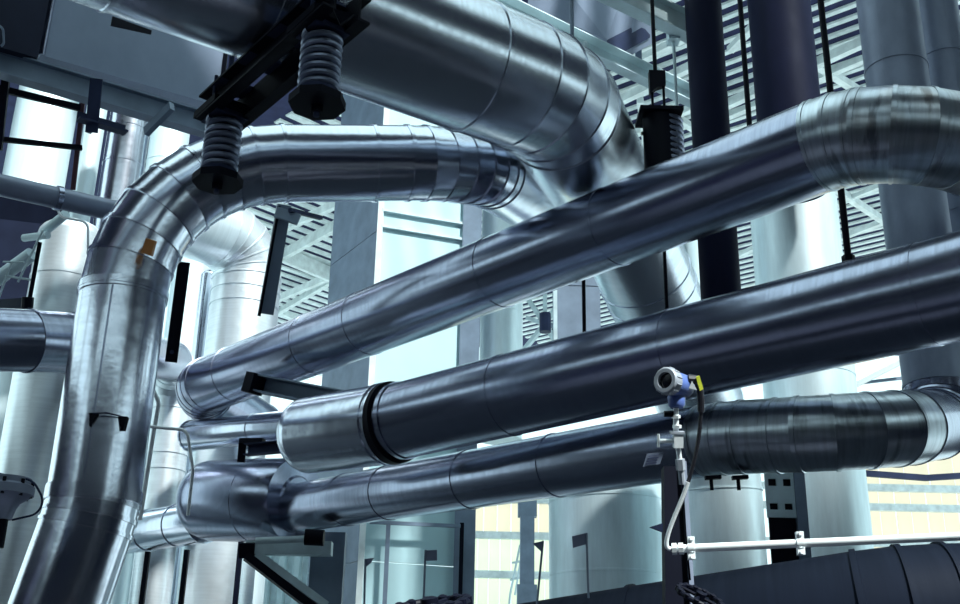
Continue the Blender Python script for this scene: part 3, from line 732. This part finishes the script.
# brackets under the left ends
o = thing('support_bracket', 'dark channel bracket under the left part of the upper slanting pipe', 'bracket', P(300, 388, 14.0))
MB().bar(P(254, 383, 14.2), P(352, 402, 13.4), chan(.20, .22, .02)).build('channel', 'steel', o, smooth=None)
MB().bar(P(250, 383, 14.2), P(258, 384.5, 14.1), rect(.22, .26)).build('end_plate', 'black', o, smooth=None)
MB().bar(P(300, 404, 13.9), P(345, 405, 13.5), rect(.1, .07)).build('stiffener', 'black', o, smooth=None)
o = thing('support_bracket', 'small black bracket between the slim level pipe and the enlarged body', 'bracket', P(262, 448, 14.4))
MB().bar(P(241, 441, 14.4), P(264, 441, 14.3), rect(.1, .06)).build('top_bar', 'black', o, smooth=None)
MB().bar(P(243, 439, 14.4), P(241, 462, 14.4), rect(.1, .06)).build('upright', 'black', o, smooth=None)
MB().bar(P(246, 450, 14.35), P(290, 446, 14.1), chan(.12, .15, .015)).build('channel', 'navy', o, smooth=None)
# thin bright tubing
o = tag(MB().tube(fillet([P(143, 426, 12.4), P(187, 430, 12.4), P(193, 470, 12.4), P(188, 515, 12.5)], .10, 6), .019, 10).build('thin_tube', 'galv'), 'bright thin tube bent down between the upright pipe and the enlarged body', 'tube')
o = tag(MB().tube(fillet([P(152, 388, 12.6), P(159, 402, 12.6), P(154, 430, 12.6), P(140, 520, 12.6)], .15, 6), .024, 10).build('thin_tube', 'galv'), 'thin bright tube curving along the right side of the upright pipe', 'tube')
# triangular bracket at the bottom left
tb = thing('wall_bracket', 'triangular steel bracket with diagonal brace at lower left', 'bracket', P(325, 600, 14.2))
MB().bar(P(247, 548, 14.2), P(332, 549, 14.2), rect(.2, .17)).build('arm', 'steel_light', tb, smooth=None)
MB().bar(P(246, 556, 14.1), P(318, 612, 14.1), rect(.2, .10)).build('brace_flange', 'black', tb, smooth=None)
MB().bar(P(256, 554, 14.15), P(326, 606, 14.15), rect(.18, .10)).build('brace', 'steel_light', tb, smooth=None)
MB().bar(P(247, 543, 14.1), P(247, 558, 14.1), rect(.2, .07)).build('end_plate', 'black', tb, smooth=None)
c = P(328, 560, 14.6)
MB().box((c.x, c.y, zfor(c, 533)/2), Vector((.22, 0, 0)), Vector((0, .1, 0)), Vector((0, 0, zfor(c, 533)/2))).build('wall_post', 'steel', tb, smooth=None)
MB().cyl(P(305, 537, 13.7), P(324, 538, 13.7), .10, 12).build('roller', 'black', tb)
MB().cyl(P(256, 541, 13.9), P(304, 539, 13.9), .045, 12).build('roller_bar', 'steel_light', tb)

# valve at the left edge
vb = P(6, 500, 8.0)
vv = thing('flanged_valve', 'dark flanged fitting with looped cable at the left edge', 'valve', vb)
ax = Vector((0, 0, 1))
MB().lathe(vb, ax, [(.06, -.14), (.08, -.06), (.10, -.02), (.185, .04), (.185, .10), (.155, .12), (.155, .16), (.06, .18)], 28).build('bowl', 'grey_pipe', vv)
for a in range(8):
    th = a*math.pi/4 + .2
    MB().cyl(vb + Vector((math.cos(th)*.165, math.sin(th)*.165, .02)), vb + Vector((math.cos(th)*.165, math.sin(th)*.165, .14)), .014, 6).build('bolt', 'black', vv)
MB().cyl(vb + ax*-.14, vb + ax*-.34, .04, 12).build('stem', 'black', vv)
MB().tube(fillet([P(-8, 472, 8), P(14, 477, 8), P(33, 480, 8), P(44, 500, 8), P(38, 514, 8), P(12, 520, 8)], .12, 6), .008, 8).build('looped_cable', 'navy', vv)

# ================================================================== INSTRUMENT POST AND TRANSMITTER
pc = P(672, 560, 5.25); 
po = thing('steel_post', 'black tapering steel post carrying the blue transmitter', 'post', (pc.x, pc.y, 0))
zt = zfor(pc, 466)
MB().prism([(pc.x - .105, pc.y, 0), (pc.x + .12, pc.y, 0), (pc.x + .065, pc.y, zt), (pc.x - .02, pc.y, zt)], (0, .09, 0)).build('post_web', 'black', po, smooth=None)
MB().prism([(pc.x + .10, pc.y - .03, 0), (pc.x + .13, pc.y - .03, 0), (pc.x + .085, pc.y - .03, zt + .02), (pc.x + .065, pc.y - .03, zt + .02)], (0, .15, 0)).build('post_flange', 'grey_pipe', po, smooth=None)
MB().prism([P(650, 527, 5.25), P(663, 523, 5.25), P(663, 532, 5.25)], (0, .02, 0)).build('fin', 'navy', po, smooth=None)
TD = 5.1
hd = P(676, 384, TD)
tx = thing('pressure_transmitter', 'blue transmitter with round grey display head on top of the black post', 'instrument', P(681, 490, TD))
axd = Vector((-.62, -.72, -.05)).normalized()
MB().lathe(hd - axd*.085, axd, [(.02, 0), (.052, .004), (.056, .03), (.056, .13), (.05, .135)], 28).build('housing', 'blue', tx)
bz = MB().lathe(hd + axd*.04, axd, [(.054, 0), (.062, .006), (.062, .052), (.055, .06), (.038, .06), (.038, .035), (.001, .035)], 32).build('display_bezel', 'lightgrey', tx)
MB().lathe(hd + axd*.076, axd, [(.001, 0), (.037, 0), (.037, .003), (.001, .004)], 24).build('display_glass', 'glass', bz)
for a in range(12):
    th = a*math.pi/6; e1 = axd.orthogonal().normalized(); e2 = axd.cross(e1)
    q = hd + axd*.07 + (e1*math.cos(th) + e2*math.sin(th))*.062
    MB().cyl(q - axd*.02, q + axd*.02, .004, 5).build('bezel_rib', 'lightgrey', bz)
MB().lathe(P(677, 408, TD), (0, 0, 1), [(.028, 0), (.038, .012), (.042, .05), (.036, .075)], 20).build('lower_housing', 'blue', tx)
pp = P(689, 388, TD - .07); MB().prism([pp, P(697, 390, TD - .07), P(692, 381, TD - .07)], (0, .01, 0)).build('nameplate', 'galv', tx, smooth=None)
MB().cyl(P(676, 408, TD), P(676, 432, TD), .013, 12).build('neck', 'galv', tx)
MB().cyl(P(676, 415, TD), P(676, 418, TD), .021, 6).build('union_nut', 'galv', tx)
MB().cyl(P(677, 425, TD), P(677, 428, TD), .021, 6).build('union_nut', 'galv', tx)
MB().cyl(P(664, 414, TD), P(673, 414, TD), .014, 6).build('vent_plug', 'black', tx)
MB().box(P(677, 432.5, TD), RT*.032, FW*.025, UP*.005).build('flange', 'lightgrey', tx, smooth=None)
MB().box(P(678, 441, TD), RT*.021, FW*.022, UP*.03).build('manifold_block', 'galv', tx, smooth=None)
MB().cyl(P(660, 441, TD), P(674, 441, TD), .010, 10).build('valve_stem', 'galv', tx)
MB().cyl(P(658.5, 434, TD), P(658.5, 447, TD), .006, 8).build('valve_handle', 'galv', tx)
MB().cyl(P(678, 447, TD), P(681, 470, TD), .012, 12).build('impulse_tube', 'galv', tx)
MB().cyl(P(680, 459, TD), P(681, 470, TD), .022, 6).build('union_nut', 'lightgrey', tx)
MB().cyl(P(681, 470, TD), P(682.5, 484, TD), .016, 10).build('reducer', 'lightgrey', tx)
MB().cyl(P(682.5, 484, TD), P(683, 492, TD), .007, 10).build('impulse_line', 'navy', tx)
MB().tube([P(683, 492, TD), P(686, 540, TD), P(690, 580, TD)], .005, 8).build('capillary', 'black', tx)
MB().prism([P(647, 454, TD), P(664, 452, TD), P(660, 464, TD), P(643, 467, TD)], FW*.004).build('tag_plate', 'tag', tx, smooth=None)
for i in range(4):
    MB().bar(P(648.5 - i*.9, 456.3 + i*2.6, TD - .003), P(659.5 - i*.9, 454.8 + i*2.6, TD - .003), rect(.001, .0028)).build('tag_lettering', 'navy', tx, smooth=None)
MB().cyl(P(688, 379, TD), P(697, 380, TD), .022, 10).build('cable_gland', 'rubber', tx)
MB().tube(fillet([P(693, 379, TD), P(699, 382, TD), P(701, 400, TD), P(701, 412, TD)], .05, 6), .016, 10).build('cable_boot', 'rubber', tx)
MB().prism([P(696, 377, TD - .03), P(699.5, 375.5, TD - .03), P(703.5, 389, TD - .03), P(700, 391, TD - .03)], FW*.008).build('yellow_tag', 'yellow', tx, smooth=None)
def bez(p0, p1, p2, p3, n=16):
    return [p0*(1-t)**3 + p1*3*t*(1-t)**2 + p2*3*t*t*(1-t) + p3*t**3 for t in [i/n for i in range(n+1)]]
MB().tube(bez(P(701, 408, TD), P(700, 455, TD), P(688, 480, TD), P(679, 510, TD)), .0095, 10).build('cable_upper', 'rubber', tx)
MB().tube(bez(P(688, 482, TD-.01), P(680, 508, TD-.01), P(657, 548, TD-.01), P(670.5, 549, TD-.01)), .0105, 10).build('flexible_conduit', 'galv', tx)
# galvanised conduit running to the right edge
cA, cB_ = P(672, 549, TD), P(672, 549, TD) + (P(990, 535, 4.85) - P(672, 549, TD))*2.2
dcd = (cB_ - cA).normalized()
cdn = thing('conduit', 'bright galvanised conduit running right from the black post', 'conduit', cA)
MB().tube([cA, cA.lerp(cB_, .5), cB_], .019, 14).build('tube', 'galv', cdn)
for x in (.0, .03): MB().cyl(cA + dcd*(x), cA + dcd*(x + .022), .027, 8).build('coupling', 'galv', cdn)
for x in (692, 804):
    t = (x - 672)/318/2.2; q = cA.lerp(cB_, t)
    MB().cyl(q - dcd*.015, q + dcd*.015, .025, 12).build('coupling', 'galv', cdn)
    MB().box(q + Vector((0, -.0, .0)), dcd*.016, Vector((0, .012, 0)), Vector((0, 0, .052))).build('strap', 'galv', cdn, smooth=None)
    for s in (-1, 1): MB().cyl(q + Vector((0, -.025, s*.042)), q + Vector((0, .02, s*.042)), .010, 6).build('strap_bolt', 'galv', cdn)

# slotted post between the vessels
sp = thing('slotted_post', 'steel post with a four-slot plate above a dark web, right of the black post', 'post', (P(784, 540, 12).x, P(784, 540, 12).y, 0))
c = P(784, 540, 12.0)
za, zb_, zc2 = zfor(c, 604) - .6, zfor(c, 518), zfor(c, 455)
MB().box((c.x, c.y + .02, (0 + zb_)/2), Vector((.145, 0, 0)), Vector((0, .02, 0)), Vector((0, 0, zb_/2))).build('dark_web', 'black', sp, smooth=None)
hx, hz = .10, .075
plate = MB()
cz = (zb_ + zc2)/2; hh = (zc2 - zb_)/2
mats_ = []
zs1, zs2 = zfor(c, 507) , zfor(c, 483)
# plate made of strips around four real slots
for x0, x1 in ((-.17, -.135), (-.045, .03), (.115, .15)):
    plate.box((c.x + (x0+x1)/2, c.y - .02, cz), Vector(((x1-x0)/2, 0, 0)), Vector((0, .012, 0)), Vector((0, 0, hh)))
zl = [zb_, zs1 - .035, zs1 + .035, zs2 - .04, zs2 + .04, zc2]
for a, b in ((zl[0], zl[1]), (zl[2], zl[3]), (zl[4], zl[5])):
    for x0, x1 in ((-.135, -.045), (.03, .115)):
        plate.box((c.x + (x0+x1)/2, c.y - .02, (a+b)/2), Vector(((x1-x0)/2, 0, 0)), Vector((0, .012, 0)), Vector((0, 0, (b-a)/2)))
plate.build('slotted_plate', 'steel_light', sp, smooth=None)
MB().box((c.x, c.y + .03, cz), Vector((.15, 0, 0)), Vector((0, .01, 0)), Vector((0, 0, hh))).build('back_web', 'black', sp, smooth=None)
MB().box((c.x + .21, c.y, zc2/2), Vector((.06, 0, 0)), Vector((0, .05, 0)), Vector((0, 0, zc2/2))).build('side_flange', 'steel', sp, smooth=None)
# pipe clips hanging under the lower slanting pipe
for x, y in ((711, 478), (738, 478)):
    o = thing('pipe_clip', 'small black clip under the lowest slanting pipe, %s' % ('nearer the transmitter' if x < 720 else 'nearer the ribbed elbow'), 'clip', P(x, y, 9.4))
    MB().bar(P(x - 6, y, 9.4), P(x + 10, y - 1, 9.4), rect(.05, .03)).build('flange', 'black', o, smooth=None)
    MB().bar(P(x, y, 9.4), P(x + 1, y + 12, 9.4), rect(.03, .03)).build('bolt', 'black', o, smooth=None)
# steel frame and rail at right
fp = thing('pipe_rack', 'grey steel rack with a long rail in front of the cream wall', 'rack', (P(850, 560, 20).x, P(850, 560, 20).y, 0))
for x, w_ in ((847, .17), (866, .09)):
    c = P(x, 530, 20.0); zt = zfor(c, 472)
    MB().box((c.x, c.y, zt/2), Vector((w_/2, 0, 0)), Vector((0, .07, 0)), Vector((0, 0, zt/2))).build('upright', 'steel', fp, smooth=None)
MB().bar(P(834, 471, 19.9), P(926, 478, 19.9), rect(.1, .10)).build('rail', 'navy', fp, smooth=None)
MB().bar(P(926, 478, 19.9), P(990, 474, 19.9), rect(.1, .10)).build('rail', 'navy', fp, smooth=None)
c = P(849, 380, 20.5)
MB().box((c.x, c.y, zfor(c, 340)/2), Vector((.05, 0, 0)), Vector((0, .05, 0)), Vector((0, 0, zfor(c, 340)/2))).build('rear_upright', 'navy', fp, smooth=None)
MB().bar(P(852, 387, 20.4), P(905, 360, 20.4), rect(.06, .09)).build('diagonal', 'white', fp, smooth=None)
MB().bar(P(852, 384, 20.5), P(912, 377, 20.5), rect(.06, .05)).build('tie', 'steel', fp, smooth=None)
# window post in front of the cream wall (centre)
wp = thing('steel_post', 'grey steel post with thicker ends in front of the cream wall sheets', 'post', (P(528, 560, 28).x, P(528, 560, 28).y, 0))
c = P(527, 560, 28.0)
for y0, y1, w_ in ((585, 640, .50), (517, 585, .36), (490, 517, .48)):
    za, zb_ = max(0, zfor(c, y1)), zfor(c, y0)
    MB().box((c.x, c.y, (za+zb_)/2), Vector((w_/2, 0, 0)), Vector((0, .15, 0)), Vector((0, 0, (zb_-za)/2))).build('post_section', 'steel', wp, smooth=None)
lw0 = P(510, 595, 30)
lw = thing('ladder', 'thin slanted ladder in front of the pale green wall sheets', 'ladder', P(515, 590, 30))
for s, e in (((520, 545), (510, 595)), ((512, 563), (526, 560)), ((524, 540), (515, 595)), ((510, 580), (522, 577))):
    MB().cyl(P(*s, 30), P(*e, 30), .03, 6).build('rail', 'steel_light', lw)
MB().cyl(lw0, (lw0.x - .4, lw0.y - .3, 0), .03, 6).build('rail', 'steel_light', lw)

# ================================================================== TAGS ON STEMS, HANDWHEELS
def flag(x, ytop, ybot, d, poly, label):
    b = P(x[1], ybot, d); t = P(x[0], ytop, d)
    o = thing('tag_on_stem', label, 'tag', b, 'tags on thin stems')
    MB().cyl(b, t, .007, 8).build('stem', 'steel', o)
    MB().prism([P(*p, d) for p in poly], FW*.008).build('plate', 'tag', o, smooth=None)
flag((365.5, 364), 559, 610, 6.9, [(366, 559), (374, 558), (371, 563), (366, 567)], 'small dark triangular tag on a thin stem before the pale tower')
flag((425.5, 423.5), 550, 606, 6.9, [(425, 550.5), (437, 550), (437, 560.5), (425, 561)], 'small dark square tag on a stem above the black handwheel')
flag((543, 537), 541, 604, 6.7, [(532.5, 543.5), (544, 541), (542, 552.5)], 'dark triangular tag on a stem in front of the grey wall post')
flag((586.5, 588.5), 533, 598, 6.6, [(572, 536.5), (586.5, 533), (587, 544), (573, 548)], 'dark square tag on a stem in front of the broad pale vessel')
flags = [o for o in bpy.data.objects if o.name.startswith('tag_on_stem')]
def handwheel(c, R, axis, label, n=14):
    o = thing('handwheel', label, 'handwheel', c)
    ax = Vector(axis).normalized(); a = ax.orthogonal().normalized(); b = ax.cross(a)
    ring = []; N = 48
    MB().tube([c + (a*math.cos(2*math.pi*i/N) + b*math.sin(2*math.pi*i/N))*R for i in range(N+1)], R*.12, 10).build('rim', 'black', o)
    for i in range(n):
        th = 2*math.pi*i/n; q = c + (a*math.cos(th) + b*math.sin(th))*R
        MB().lathe(q - ax*R*.16, ax, [(R*.05, 0), (R*.15, R*.05), (R*.15, R*.27), (R*.05, R*.32)], 10).build('grip_lobe', 'black', o)
    for i in range(4):
        th = math.pi*i/2 + .3; q = c + (a*math.cos(th) + b*math.sin(th))*R
        MB().cyl(c, q, R*.08, 8).build('spoke', 'black', o)
    MB().lathe(c - ax*R*.9, ax, [(R*.14, 0), (R*.14, R*.7), (R*.24, R*.75), (R*.24, R*1.1), (R*.1, R*1.15)], 16).build('hub', 'black', o)
    return o
handwheel(P(430, 606, 5.0), .17, (-.15, -.2, .95), 'black scalloped handwheel poking up at the bottom centre')
handwheel(P(700, 597, 4.9), .10, (.35, -.45, .9), 'smaller black handwheel at the foot of the black post')
